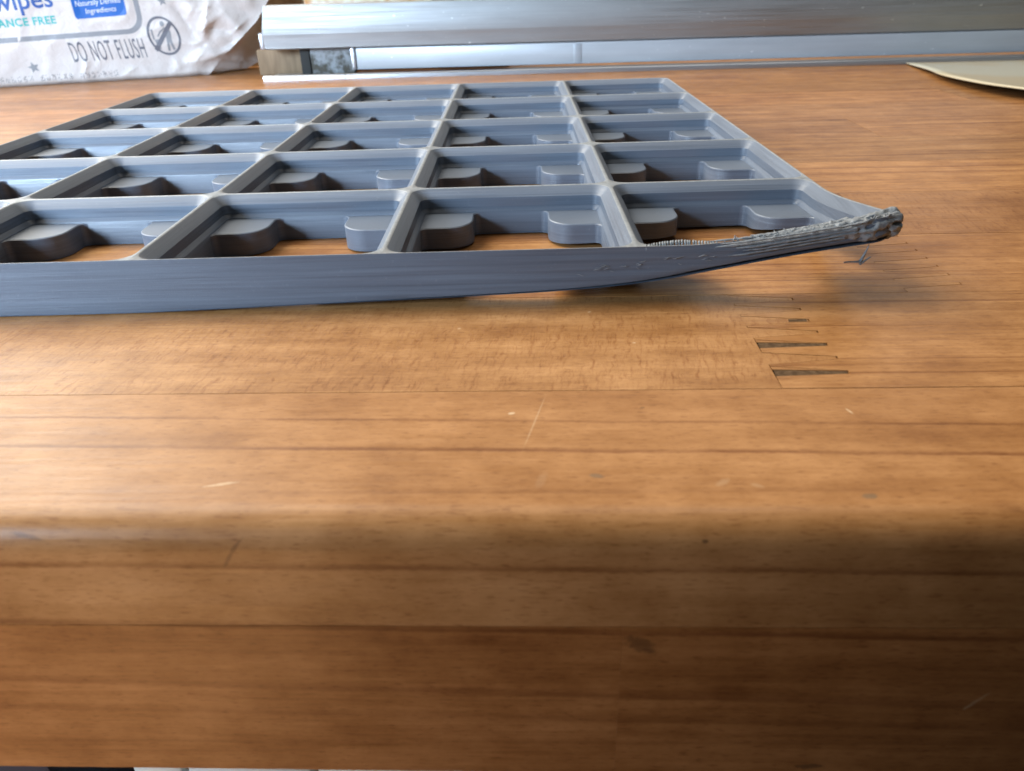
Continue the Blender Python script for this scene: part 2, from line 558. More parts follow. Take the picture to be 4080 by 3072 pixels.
track = empty("sash_track", "silver window track with rounded front lip lying on the counter", "track")
lip = []
for k in range(0, 13):
    a = math.pi * k / 12
    lip.append((322.3 + 1.25 - 1.25 * math.cos(a), 1.35 + 1.25 * math.sin(a)))
lip = [(322.3, 0.05)] + lip + [(324.8, 0.05)]
v, f = sweep(lip[::-1], 47.0, 720)
mesh_obj("lip", v, f, M_lip, track, 35)
v, f = sweep(lip[::-1], 2.0, 46.6)
mesh_obj("lip", v, f, M_lip, track, 35)
v, f = box(2.5, 720, 325.0, SY + 17, 0.05, 1.0, 0.2)
mesh_obj("channel", v, f, M_lip, track, 30)
nd = NT("grimy_foam")
pos, x, y, z = nd.xyz()
gz = nd.m('ADD', nd.noise(pos, 0.22, 5, 0.7), nd.m('MULTIPLY', z, -0.018))
nd.lk(nd.ramp(gz, [(0.28, (0.28, 0.29, 0.30)), (0.40, (0.16, 0.16, 0.155)), (0.50, (0.07, 0.06, 0.045)), (0.7, (0.12, 0.11, 0.09))]), nd.b.inputs['Base Color'])
nd.set(Roughness=0.9)
nd.bump(gz, 0.8, 1.5)
v, f = box(25.0, 49.0, SY + 9, SY + 15, 1.1, 14.2, 0.6)
mesh_obj("foam_packing", v, f, nd.mat, track, 30)
v, f = box(19.6, 24.8, SY + 8, SY + 15, 1.1, 14.2, 0.4)
mesh_obj("rubber_block", v, f, M_dark, track, 30)

nt = NT("pale_timber")
pos, x, y, z = nt.xyz()
tn = nt.noise(nt.comb(nt.m('MULTIPLY', x, 0.25), nt.m('MULTIPLY', y, 0.25), nt.m('MULTIPLY', z, 0.02)), 1, 4)
nt.lk(nt.ramp(tn, [(0.3, (0.30, 0.20, 0.11)), (0.7, (0.44, 0.32, 0.19))]), nt.b.inputs['Base Color'])
nt.set(Roughness=0.6)
v, f = box(-70.0, 19.2, 402.5, 440.0, -20, 170, 0.8)
jamb = mesh_obj("window_jamb", v, f, nt.mat, None, 30)
tag(jamb, "pale timber post behind the left end of the aluminium rail", "post")
ntd = NT("shaded_timber")  # the pale timber again, darkened: shade under the rail painted into its colour
pos, x, y, z = ntd.xyz()
tn = ntd.noise(ntd.comb(ntd.m('MULTIPLY', x, 0.25), ntd.m('MULTIPLY', y, 0.25), ntd.m('MULTIPLY', z, 0.05)), 1, 4)
ntd.lk(ntd.ramp(tn, [(0.3, (0.17, 0.11, 0.06)), (0.7, (0.28, 0.19, 0.11))]), ntd.b.inputs['Base Color'])
ntd.set(Roughness=0.7)
v, f = box(-8.0, 19.2, SY + 18.5, 402.0, 0.1, 13.5, 0.5)
blk = mesh_obj("timber_block", v, f, ntd.mat, None, 30)
tag(blk, "small pale timber block under the rail's left end beside the wipes", "block")

npn = NT("weathered_paint")
pos, x, y, z = npn.xyz()
pn = npn.noise(npn.comb(npn.m('MULTIPLY', x, 0.035), y, npn.m('MULTIPLY', z, 0.02)), 1, 3, 0.6)
npn.lk(npn.ramp(pn, [(0.40, (0.80, 0.72, 0.62)), (0.50, (0.62, 0.28, 0.09)), (0.58, (0.80, 0.70, 0.58)), (0.7, (0.55, 0.24, 0.08))]), npn.b.inputs['Base Color'])
npn.set(Roughness=0.6)
v, f = box(19.5, 92, 360, 372, 1.2, 150, 0.8)
pb = mesh_obj("painted_board", v, f, npn.mat, None, 30)
tag(pb, "cream and rust-orange board just showing over the aluminium rail", "board")
v, f = box(92.6, 134, 358, 372, 1.2, 150, 0.8)
db = mesh_obj("dark_panel", v, f, M_dark, None, 30)
tag(db, "dark strip showing over the rail's top edge beside the orange board", "panel")

# ================================================================ PALE PLASTIC SHEET AT THE RIGHT
ns = NT("cream_plastic")
pos, x, y, z = ns.xyz()
bl = ns.noise(ns.comb(ns.m('MULTIPLY', x, 0.02), ns.m('MULTIPLY', y, 0.012), 0.0), 1, 2, 0.5)
ns.lk(ns.ramp(bl, [(0.42, (0.46, 0.44, 0.35)), (0.55, (0.46, 0.39, 0.26))]), ns.b.inputs['Base Color'])
ns.set(Roughness=0.25)
edge = [(342.8, 321.2, 0.35), (335.8, 279.0, 2.1), (330.5, 256.2, 2.6), (330.0, 238.6, 3.0), (330.5, 219.5, 3.5), (333.0, 207.5, 3.8), (336.0, 198.5, 4.0), (341, 180, 3.6), (352, 150, 2.4), (372, 125, 1.2), (400, 112, 0.6)]
EP = []
for i in range(len(edge) - 1):
    for k in range(5):
        t = k / 5
        EP.append(Vector(edge[i]).lerp(Vector(edge[i + 1]), t))
EP.append(Vector(edge[-1]))
for _ in range(3):
    EP = [EP[0]] + [(EP[i - 1] + EP[i] * 2 + EP[i + 1]) / 4 for i in range(1, len(EP) - 1)] + [EP[-1]]
SN = 14
sv, sf = [], []
for p in EP:
    for k in range(SN + 1):
        t = k / SN
        xx = p.x + (600 - p.x) * t ** 1.5
        dz = p.z * max(0.0, 1 - (xx - p.x) / 120.0) ** 2
        sv.append((xx, p.y - (p.y - 321.2) * 0.0, 0.08 + dz))
W = SN + 1
for i in range(len(EP) - 1):
    for k in range(SN):
        a = i * W + k
        sf.append([a, a + W, a + W + 1, a + 1])
sheet = mesh_obj("plastic_sheet", sv, sf, ns.mat, None, 40)
so = sheet.modifiers.new("thickness", 'SOLIDIFY')
so.thickness = 0.6 * MM
so.offset = 1.0
if sheet.data.polygons[0].normal.z < 0:
    sheet.data.flip_normals()
tag(sheet, "pale cream flexible plastic sheet with its left edge curling off the counter", "sheet")

# ================================================================ 3D-PRINTED GRID BASEPLATE
npl = NT("grey_filament")
pos, x, y, z = npl.xyz()
lay = npl.noise(npl.comb(npl.m('MULTIPLY', x, 0.012), npl.m('MULTIPLY', y, 0.012), npl.m('MULTIPLY', z, 2.4)), 1, 4, 0.85)
lay2 = npl.noise(npl.comb(npl.m('MULTIPLY', x, 0.03), npl.m('MULTIPLY', y, 0.03), npl.m('MULTIPLY', z, 1.1)), 1, 2, 0.6)
fzz = npl.noise(pos, 1.4, 4, 0.7)
cc = npl.ramp(npl.m('MULTIPLY_ADD', lay, 0.6, npl.m('MULTIPLY', lay2, 0.4)),
              [(0.32, (0.072, 0.087, 0.114)), (0.5, (0.102, 0.122, 0.157)), (0.68, (0.126, 0.150, 0.190))])
cc = npl.mix(npl.sstep(fzz, 0.60, 0.78, 0, 0.25), cc, (0.26, 0.28, 0.30))
npl.lk(cc, npl.b.inputs['Base Color'])
npl.lk(npl.sstep(lay2, 0.3, 0.7, 0.36, 0.50), npl.b.inputs['Roughness'])
npl.b.inputs['Specular IOR Level'].default_value = 0.6
npl.bump(npl.m('ADD', lay, npl.m('MULTIPLY', fzz, 0.2)), 0.5, 0.16)
M_pla = npl.mat
ntp = NT("lit_ridge_filament")  # paler filament: light caught by the ridge tops is put into the colour
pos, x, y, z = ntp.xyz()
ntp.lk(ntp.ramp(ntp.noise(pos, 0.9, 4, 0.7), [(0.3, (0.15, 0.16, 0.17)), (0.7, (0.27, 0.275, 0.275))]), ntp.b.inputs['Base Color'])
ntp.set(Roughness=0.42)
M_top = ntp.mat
nr = NT("torn_filament")
pos, x, y, z = nr.xyz()
tz = nr.noise(pos, 1.1, 4, 0.7)
nr.lk(nr.ramp(tz, [(0.33, (0.15, 0.16, 0.175)), (0.52, (0.215, 0.225, 0.235)), (0.72, (0.33, 0.335, 0.335))]), nr.b.inputs['Base Color'])
nr.set(Roughness=0.5)
nr.bump(tz, 0.5, 0.25)
M_torn = nr.mat

ANG = math.radians(1.8)
CA, SA = math.cos(ANG), math.sin(ANG)
H = 9.5
PITCHMM, N = 42.0, 5
LIFT = [(-50, 0.05), (84, 0.05), (102, 0.5), (115, 0.85), (139, 1.5), (153, 1.95), (162, 2.5), (170, 3.2), (177.6, 4.45), (185, 5.8), (192.5, 7.1), (200, 8.2), (206, 9.0), (212, 9.7)]
TOPL = [(-50, 0.0), (178, 0.0), (185, 0.6), (192, 1.5), (199, 2.5), (205, 3.4), (210, 4.2), (214, 4.6)]


def interp(tab, x):
    if x <= tab[0][0]:
        return tab[0][1]
    for (a, va), (b, vb) in zip(tab, tab[1:]):
        if x <= b:
            t = (x - a) / (b - a)
            return va + (vb - va) * t
    return tab[-1][1]


def smooth01(t):
    t = max(0.0, min(1.0, t))
    return t * t * (3 - 2 * t)


def interp_s(tab, x):
    return (interp(tab, x - 4) + 2 * interp(tab, x) + interp(tab, x + 4)) / 4


def lifts(x, y):
    """how far the underside and the top have come up at a point of the plate"""
    hb = interp_s(LIFT, x) * (1 - smooth01(y / 46.0)) + 0.03
    s = math.hypot(210 - x, max(0.0, y))
    return hb, interp(TOPL, 210 - s)


def warp(x, y, z):
    """plate coordinates -> world mm; the corner nearest the camera on the right has curled off the counter"""
    hb, ht = lifts(x, y)
    lo = hb - ht
    zz = max(z, lo + 0.12 * z) if lo > 0 else z
    return (x * CA - y * SA, x * SA + y * CA, zz + ht + 0.08)


def rr_ring(a, r, nc=8, ns_=14):
    """rounded square ring, half width a, corner radius r, CCW from +x side"""
    pts = []
    r = max(r, 0.001)
    for q in range(4):
        cx, cyy = [(1, 1), (-1, 1), (-1, -1), (1, -1)][q]
        cx, cyy = cx * (a - r), cyy * (a - r)
        for k in range(nc + 1):
            an = math.pi / 2 * q + math.pi / 2 * k / nc
            pts.append((cx + r * math.cos(an), cyy + r * math.sin(an)))
        # straight run to the next corner
        nx, ny = [(-1, 1), (-1, -1), (1, -1), (1, 1)][q]
        an = math.pi / 2 * (q + 1)
        e = (nx * (a - r) + r * math.cos(an), ny * (a - r) + r * math.sin(an))
        st = pts[-1]
        for k in range(1, ns_):
            t = k / ns_
            pts.append((st[0] + (e[0] - st[0]) * t, st[1] + (e[1] - st[1]) * t))
    return pts


plate = empty("grid_baseplate", "blue-grey 3D-printed grid baseplate with a curled, torn front right corner", "baseplate")

LEVELS = [(0.0, H, 0.001), (0.24, H, 3.76), (0.42, H - 0.10, 3.58), (2.15, H - 1.83, 1.85), (2.15, H - 3.75, 1.85), (2.85, H - 4.45, 1.15), (2.95, H - 4.62, 1.05), (2.95, 0.0, 1.05), (0.02, 0.0, 0.001)]
PADTOP = H - 4.70


def pocket_rings(ci, cj):
    cx, cyy = PITCHMM * (ci + 0.5), PITCHMM * (cj + 0.5)
    rings = []
    for k, (d, z, r) in enumerate(LEVELS):
        ring = rr_ring(21.0 - d, r)
        if r < 0.01:
            # plate corners are rounded with radius 4
            for sx_, sy_, on in ((1, 1, ci == 4 and cj == 4), (-1, 1, ci == 0 and cj == 4), (-1, -1, ci == 0 and cj == 0), (1, -1, ci == 4 and cj == 0)):
                if on:
                    full = rr_ring(21.0 - d, 4.0)
                    ring = [full[i] if (p[0] * sx_ > 0 and p[1] * sy_ > 0) else p for i, p in enumerate(ring)]
        rings.append([(cx + p[0], cyy + p[1], z) for p in ring])
    return rings


def pad_outline():
    w = 18.05
    q = 1.4
    e = 7.75 - q
    pts = []
    for k in range(6):                                       # concave fillet from the wall
        a = math.pi / 2 * (1 - k / 5)
        pts.append((e + q * math.cos(a), w - q + q * math.sin(a)))
    for k in range(11):                                      # round nose
        a = math.pi + math.pi / 2 * k / 10
        pts.append((13 + 5.25 * math.cos(a), 13 + 5.25 * math.sin(a)))
    for k in range(6):
        a = math.pi / 2 * (1 - k / 5)
        pts.append((w - q + q * math.cos(a), e + q * math.sin(a)))
    pts += [(18.5, e), (18.5, 18.5), (e, 18.5)]
    return pts


PAD = pad_outline()


def offset_poly(pts, d):
    n = len(pts)
    out = []
    for i in range(n):
        p0, p1, p2 = Vector(pts[i - 1]), Vector(pts[i]), Vector(pts[(i + 1) % n])
        e1, e2 = (p1 - p0), (p2 - p1)
        if e1.length < 1e-6 or e2.length < 1e-6:
            out.append(tuple(p1))
            continue
        n1 = Vector((-e1.y, e1.x)).normalized()
        n2 = Vector((-e2.y, e2.x)).normalized()
        b = n1 + n2
        b = b / max(b.length_squared / 2, 0.3)
        out.append(tuple(p1 + b * d))
    return out


def area2(p):
    return sum(p[i - 1][0] * p[i][1] - p[i][0] * p[i - 1][1] for i in range(len(p)))


if area2(PAD) < 0:
    PAD = PAD[::-1]
PAD_IN = offset_poly(PAD, 0.22)

for cj in range(N):
    for ci in range(N):
        rings = pocket_rings(ci, cj)
        n = len(rings[0])
        v, f = [], []
        for ring in rings:
            v += [warp(*p) for p in ring]
        for L in range(len(rings) - 1):
            for k in range(n):
                a, b = L * n + k, L * n + (k + 1) % n
                f.append([a, b, b + n, a + n])
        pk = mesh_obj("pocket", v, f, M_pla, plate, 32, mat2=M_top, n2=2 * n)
        cx, cyy = PITCHMM * (ci + 0.5), PITCHMM * (cj + 0.5)
        for sx_, sy_ in ((1, 1), (-1, 1), (-1, -1), (1, -1)):
            o1 = [(sx_ * p[0], sy_ * p[1]) for p in PAD]
            o2 = [(sx_ * p[0], sy_ * p[1]) for p in PAD_IN]
            if sx_ * sy_ < 0:
                o1, o2 = o1[::-1], o2[::-1]
            n = len(o1)
            v = [warp(cx + p[0], cyy + p[1], PADTOP) for p in o2]
            v += [warp(cx + p[0], cyy + p[1], PADTOP - 0.18) for p in o1]
            v += [warp(cx + p[0], cyy + p[1], 0.0) for p in o1]
            f = [list(range(n)), list(range(3 * n - 1, 2 * n - 1, -1))]
            for L in range(2):
                for k in range(n):
                    a, b = L * n + k, L * n + (k + 1) % n
                    f.append([a, a + n, b + n, b])
            mesh_obj("corner_pad", v, f, M_pla, pk, 32)


# outer walls: vertical skins with half of each rounded plate corner
def wall_path(side):
    S = PITCHMM * N
    pts = []
    for k in range(0, 7):
        a = math.pi / 4 * (1 - k / 6)
        pts.append((4 - 4 * math.sin(a), 4 - 4 * math.cos(a)))
    L = S - 8
    M_ = 110
    pts += [(4 + L * k / M_, 0.0) for k in range(1, M_)]
    for k in range(0, 7):
        a = math.pi / 4 * k / 6
        pts.append((S - 4 + 4 * math.sin(a), 4 - 4 * math.cos(a)))
    for _ in range(side):
        pts = [(S - y, x) for x, y in pts]
    return pts


for side in range(4):
    path = wall_path(side)
    zs = [0.0, 0.35, 1.5, 3, 4.5, 6, 7.5, H - 0.35, H]
    ins = [0.12, 0, 0, 0, 0, 0, 0, 0, 0.0]
    v, f = [], []
    nx = len(path)
    for zi, z in enumerate(zs):
        for (x, y) in path:
            b = 0.0
            if side == 0:                                    # the lifting wall bellies a little where it was crushed
                b = -0.30 * smooth01((x - 165) / 25) * math.sin(math.pi * min(1, z / H)) + 0.10 * mnoise.noise(Vector((x * 0.06, z * 1.1, 3.0)))
                b -= 0.14 * smooth01((x - 130) / 30) * math.sin(z * 1.4 - (x - 130) * 0.035)
                b *= min(1.0, (H - z) / 1.0)
            hb, ht = lifts(x, y)
            lo = max(0.0, hb - ht)
            v.append(warp(x, y + b + (ins[zi] if side == 0 else 0), lo * 0.999 + (H - lo) * z / H if lo > 0 else z))
    for L in range(len(zs) - 1):
        for k in range(nx - 1):
            a = L * nx + k
            f.append([a, a + 1, a + 1 + nx, a + nx])
    mesh_obj("outer_wall", v, f, M_pla, plate, 35)

# torn front edge: fused wavy strands along the curled corner
def strand(x0, x1, zf, yo, rad, wob, seed, nstep=70):
    pts, rr = [], []
    for i in range(nstep):
        t = i / (nstep - 1)
        x = x0 + (x1 - x0) * t
        nz = mnoise.noise(Vector((x * 0.22, seed * 3.1, 0.3)))
        nz2 = mnoise.noise(Vector((x * 0.9, seed * 1.7, 5.3)))
        ny = mnoise.noise(Vector((x * 0.25, seed * 2.3, 9.1)))
        amp = wob * (0.5 + 1.6 * smooth01((x - 195) / 14))
        end = min(1.0, t * 7)
        hb, ht = lifts(x, 0)
        lo = max(0.0, hb - ht)
        wx, wy, wz = warp(x, yo + ny * amp * 0.7 + 0.4 * (1 - end), lo + (H - lo) * zf)
        wz += (nz * amp + nz2 * amp * 0.35)
        cor = 4.0 - math.sqrt(max(0.0, 16 - max(0.0, x - 206) ** 2)) if x > 206 else 0
        wy += cor * 0.9
        pts.append((wx, wy, wz))
        rr.append(rad * (0.30 + 0.70 * end) * (1 + 0.45 * nz2))
    return tube(pts, rr, 7, 0.10)


melt = []
# fused body: ridged along its length, rougher and blunter towards the tip
NXB, NTB = 190, 56
bv, bf = [], []
for i in range(NXB + 1):
    x = 181.0 + 30.4 * i / NXB
    hb, ht = lifts(x, 0)
    lo = max(0.0, hb - ht)
    grow = smooth01((x - 181) / 8.0)
    tip = smooth01((x - 190) / 19.0)
    top, bot = H + 0.25 * grow + 0.3 * tip, lo + (H - lo) * (0.56 - 0.50 * tip)
    zc, rz = (top + bot) / 2, max(0.05, (top - bot) / 2) * (0.25 + 0.75 * grow)
    ry = (0.30 + 0.60 * grow + 1.0 * tip)
    endf = max(0.05, 1 - max(0.0, (x - 209.2) / 2.45) ** 5) ** 0.6
    yc = 0.55 + 0.5 * tip + (max(0.0, x - 205) * 0.28)
    cxw, cyw, czw = warp(x, yc, H)
    czw += zc - H
    for k in range(NTB):
        th = 2 * math.pi * k / NTB
        sl_ = 0.5 * mnoise.noise(Vector((x * 0.10, 0.0, 2.0)))
        ridge = abs(math.sin(th * 3.5 + sl_ * 2.2)) ** 0.7 - 0.6
        fine_ = mnoise.noise(Vector((x * 0.16, math.cos(th) * 3.6, math.sin(th) * 3.6)))
        knob = mnoise.noise(Vector((x * 0.75, math.cos(th) * 1.9, math.sin(th) * 1.9 + 7)))
        pit = max(0.0, mnoise.noise(Vector((x * 0.5 + 40, math.cos(th) * 2.3, math.sin(th) * 2.3))) - 0.28)
        q = 1 + 0.15 * ridge + 0.19 * fine_ + knob * (0.08 + 0.18 * tip) - pit * (0.3 + 1.5 * tip)
        q *= endf
        dz = math.sin(th) * rz * q
        if math.sin(th) > 0.5:
            dz += 0.22 * grow * max(0.0, mnoise.noise(Vector((x * 1.9, th * 2, 3))))
        bv.append((cxw, cyw + math.cos(th) * ry * q, czw + dz))
for i in range(NXB):
    for k in range(NTB):
        a, b = i * NTB + k, i * NTB + (k + 1) % NTB
        bf.append([a, b, b + NTB, a + NTB])
bf.append(list(range(NTB - 1, -1, -1)))
bf.append([NXB * NTB + k for k in range(NTB)])
melt.append((bv, bf))
for i in range(5):
    zf = 0.50 + 0.5 * i / 4
    x0 = 180 + 8 * (1 - zf) + random.uniform(-3, 5)
    melt.append(strand(x0, random.uniform(196, 206), zf, -0.75 + random.uniform(-0.2, 0.2), random.uniform(0.16, 0.26), 0.16, i + 1))
for i in range(9):                                           # ragged crest behind the edge
    x0 = 181 + 2.5 * i + random.uniform(-2, 2)
    melt.append(strand(x0, min(206, x0 + random.uniform(8, 20)), 1.03, 0.25 + random.uniform(0, 0.9), random.uniform(0.14, 0.24), 0.28, 30 + i, 40))
for i in range(22):                                          # smeared, torn skin over the top of the corner
    x0 = random.uniform(193, 204)
    y0 = random.uniform(0.8, 1.2 + (x0 - 190) * 0.32)
    L = random.uniform(3, 7)
    pts, rr_ = [], []
    for k in range(12):
        t = k / 11
        x, y = x0 + L * t, y0 + (0.9 * mnoise.noise(Vector((x0 * 3, t * 2.0, i)))) + 0.10 * L * t
        x = min(x, 209.6)
        d_in = max(0.0, min(y - 0.3, 209.7 - x))
        wx, wy, wz = warp(x, y, H)
        pts.append((wx, wy, wz - 0.55 * min(d_in, 2.2) * (1 if 209.7 - x > 2.4 else 0.3) + 0.25 * mnoise.noise(Vector((x * 0.9, y, i))) + 0.25))
        rr_.append((0.14 + 0.30 * math.sin(math.pi * t)) * (1 + 0.5 * mnoise.noise(Vector((x * 1.3, i, 2)))))
    melt.append(tube(pts, rr_, 7, 0.15))
v, f = join(melt)
melted = mesh_obj("torn_edge", v, f, M_torn, plate, 60)

# torn burrs and hairs
bits = []
for i in range(70):
    x = 181 + 28 * random.random() ** 0.8
    p = Vector(warp(x, random.uniform(-0.2, 1.3), H * 1.01))
    L = random.uniform(0.25, 0.8)
    d = Vector((random.uniform(-1, 1), random.uniform(-0.6, 0.4), random.uniform(0.2, 1.0))).normalized() * L
    bits.append(tube([p, p + d * 0.5, p + d + Vector((0, 0, -0.1))], [0.12, 0.10, 0.04], 5))
for i in range(4):
    p = Vector(warp(208.6 + random.uniform(-1, 1), random.uniform(0, 3), H - random.uniform(0.0, 2.5)))
    d = Vector((random.uniform(0.2, 1), random.uniform(-0.8, 0.4), random.uniform(-0.3, 0.7)))
    bits.append(tube([p, p + d * 0.4, p + d * 0.7], [0.14, 0.10, 0.03], 5))
v, f = join(bits)
tag(mesh_obj("burr", v, f, M_torn, melted, 60), kind='stuff')

# the hanging wisp of filament under the tip
c0 = Vector(warp(204.9, 0.6, 0.0))
w0 = c0 + Vector((1.2, 0.2, -0.1))
k0 = w0 + Vector((-1.2, -0.6, -2.9))
wisp = [tube([w0, w0 + Vector((-0.15, -0.1, -0.7)), k0 + Vector((0.5, 0.2, 0.9)), k0], [0.03, 0.10, 0.20, 0.26], 6, 0.15),
        tube([k0, k0 + Vector((-0.9, -0.1, 0.0)), k0 + Vector((-1.9, -0.2, 0.05)), k0 + Vector((-2.7, -0.3, 0.0))], [0.24, 0.18, 0.15, 0.12], 6, 0.2),
        tube([k0 + Vector((-0.2, 0, 0.1)), k0 + Vector((0.4, 0, -0.15)), k0 + Vector((1.0, 0, 0.35)), k0 + Vector((1.6, 0.1, 0.75))], [0.22, 0.2, 0.16, 0.10], 6, 0.2),
        tube([k0, k0 + Vector((0.15, 0, -0.35)), k0 + Vector((0.25, 0, -0.6))], [0.22, 0.24, 0.1], 6, 0.2)]
v, f = join(wisp)
mesh_obj("filament_wisp", v, f, M_torn, melted, 60)

# row of small printed beads sagging inside the front edge, loose curls on the front wall
beads = []
for i in range(26):
    t = i / 25
    x = 169.5 + 11.5 * t
    px, py, pz = warp(x, 0.55 + 1.1 * math.sin(math.pi * t), H)
    p = Vector((px + random.uniform(-0.1, 0.1), py, pz + 0.0 + (0.28 + random.uniform(-0.06, 0.06)) * math.sin(math.pi * t)))
    beads.append(tube([p + Vector((0, 0.5, -0.25)), p, p + Vector((0, -0.35, -0.25)), p + Vector((0, -0.45, -0.7))], [0.10, 0.20, 0.20, 0.14], 6, 0.1))
v, f = join(beads)
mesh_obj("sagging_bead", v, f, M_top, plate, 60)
curls = []
for i in range(26):
    t = random.random()
    x = 158 + 24 * t
    px, py, pz = warp(x, -0.25 - 0.2 * smooth01((x - 165) / 15), H * (0.60 + 0.22 * t + random.uniform(-0.08, 0.08)))
    p = Vector((px, py, pz))
    pts = [p]
    for k in range(3):
        p = p + Vector((random.uniform(0.1, 0.5), random.uniform(-0.08, 0.05), random.uniform(-0.16, 0.22)))
        pts.append(p)
    curls.append(tube(pts, [0.02, 0.045, 0.045, 0.015], 5))
v, f = join(curls)
tag(mesh_obj("loose_curl", v, f, M_torn, plate, 60), kind='stuff')

# small print seams (zits) at grid crossings
seams = []
for j in range(1, N):
    for i in range(0, N):
        bx, by = PITCHMM * i, PITCHMM * j
        for k in range(7):
            x = bx + random.uniform(-3.2, 2.2)
            y = by - random.uniform(0.4, 2.2)
            if abs(x - bx) < 0.3:
                continue
            d = abs(y - by)
            px, py, pz = warp(x, y, H)
            seams.append(tube([(px, py, pz - d * 0.9 + 0.15), (px + random.uniform(-0.3, 0.3), py - 0.1, pz - d - 0.25), (px, py - 0.15, pz - d - 0.6)], [0.05, 0.09, 0.04], 5))
v, f = join(seams)
tag(mesh_obj("seam_blob", v, f, M_pla, plate, 60), kind='stuff')

# ================================================================ WIPES PACKAGE
nw = NT("white_film")
pos, x, y, z = nw.xyz()
wn = nw.noise(pos, 0.06, 4, 0.6)
nw.lk(nw.ramp(wn, [(0.3, (0.62, 0.55, 0.515)), (0.7, (0.70, 0.63, 0.59))]), nw.b.inputs['Base Color'])
nw.set(Roughness=0.38)
nw.bump(nw.noise(pos, 0.22, 4, 0.6, 0.6), 0.35, 1.2)
M_film = nw.mat


def ink(name, c, rough=0.4):
    n = NT(name)
    pos, x, y, z = n.xyz()
    n.lk(n.mix(n.sstep(n.noise(pos, 0.8, 3), 0.55, 0.75, 0, 0.25), c, tuple(min(1, k * 1.25 + 0.05) for k in c)), n.b.inputs['Base Color'])
    n.set(Roughness=rough)
    return n.mat


M_grey = ink("grey_ink", (0.15, 0.15, 0.175), 0.55)
M_lgrey = ink("light_grey_ink", (0.27, 0.27, 0.285), 0.55)
M_blue = ink("blue_ink", (0.010, 0.12, 0.45), 0.5)
M_navy = ink("navy_ink", (0.02, 0.09, 0.33), 0.5)
M_teal = ink("teal_ink", (0.06, 0.42, 0.40), 0.5)
M_wht = ink("white_ink", (0.86, 0.86, 0.88))
M_dot = ink("dot_print_ink", (0.16, 0.14, 0.15), 0.55)

PB0 = Vector((-145.5, 322.7, 0.0))
PD = Vector((113.1, 38.2, 0.0)).normalized()
PN = Vector((PD.y, -PD.x, 0.0))
PH = 96.0


def fold_u(v):
    tab = [(0, 109.5), (3.5, 113), (8.5, 118), (14, 125), (20.5, 133), (27, 141), (37.9, 149.7), (55, 154), (96, 154)]
    return interp(tab, v)


CREASES = [((99, 37), (107, 22), 1.0, -1.6), ((107, 22), (112, 14), 1.2, -1.0), ((107, 22), (124, 33), 1.6, 1.2), ((112, 14), (120, 6), 1.0, 0.8),
           ((104, 8), (112, 16), 1.3, 0.8), ((93, 9), (95, 2), 0.9, 0.7), ((47, 11), (43, 0), 1.0, 0.8), ((112, 26), (127, 22), 1.5, -1.2),
           ((118, 40), (112, 24), 1.4, 1.4), ((127, 22), (138, 30), 1.2, 0.9), ((70, 6), (62, 1), 1.0, 0.4), ((104, 30), (110, 38), 1.0, 0.9)]


def crease(u, v):
    o = 0.0
    for (a, b), (c, d), w, h in CREASES:
        ex, ey = c - a, d - b
        L2 = ex * ex + ey * ey
        t = max(0.0, min(1.0, ((u - a) * ex + (v - b) * ey) / L2))
        ds = math.hypot(u - a - ex * t, v - b - ey * t)
        o += h * math.exp(-ds / (w * 1.3)) * (0.4 + 0.6 * math.sin(math.pi * min(1, t + 0.15)))
    return o


def face_off(u, v):
    o = 3.0 * math.sin(math.pi * min(1.0, max(0.0, v / PH)))
    o -= 2.4 * max(0.0, 1 - v / 2.6) ** 2
    k = 0.55 + 2.0 * smooth01((u - 95) / 18)
    o += k * (0.9 * mnoise.noise(Vector((u * 0.055, v * 0.075, 1.0))) + 0.45 * abs(mnoise.noise(Vector((u * 0.12 + v * 0.05, v * 0.13, 4.0)))))
    o += 1.9 * crease(u, v)
    cr = 1 - 2 * abs(mnoise.noise(Vector((u * 0.045 - v * 0.03, v * 0.055 + u * 0.02, 8.0))))
    o += (0.35 + 1.5 * smooth01((u - 98) / 14)) * max(0.0, cr - 0.45) * 2.4
    o -= 2.5 * smooth01((u - (fold_u(v) - 14)) / 14)
    if v > 70:
        o -= 17 * ((v - 70) / 26) ** 2
    return o


def face(u, v, e=0.0):
    return PB0 + PD * u + Vector((0, 0, v)) + PN * (face_off(u, v) + e)


pkg = empty("wipes_package", "crinkled white wipes package with grey and blue printing standing at the back left", "package")
NU, NV = 170, 84
v, f = [], []
for j in range(NV + 1):
    vv = PH * (j / NV) ** 1.35
    for i in range(NU + 1):
        uu = -75 + (fold_u(vv) + 75) * (i / NU)
        v.append(tuple(face(uu, vv)))
for j in range(NV):
    for i in range(NU):
        a = j * (NU + 1) + i
        f.append([a, a + 1, a + NU + 2, a + NU + 1])
mesh_obj("front_film", v, f, M_film, pkg, 50)
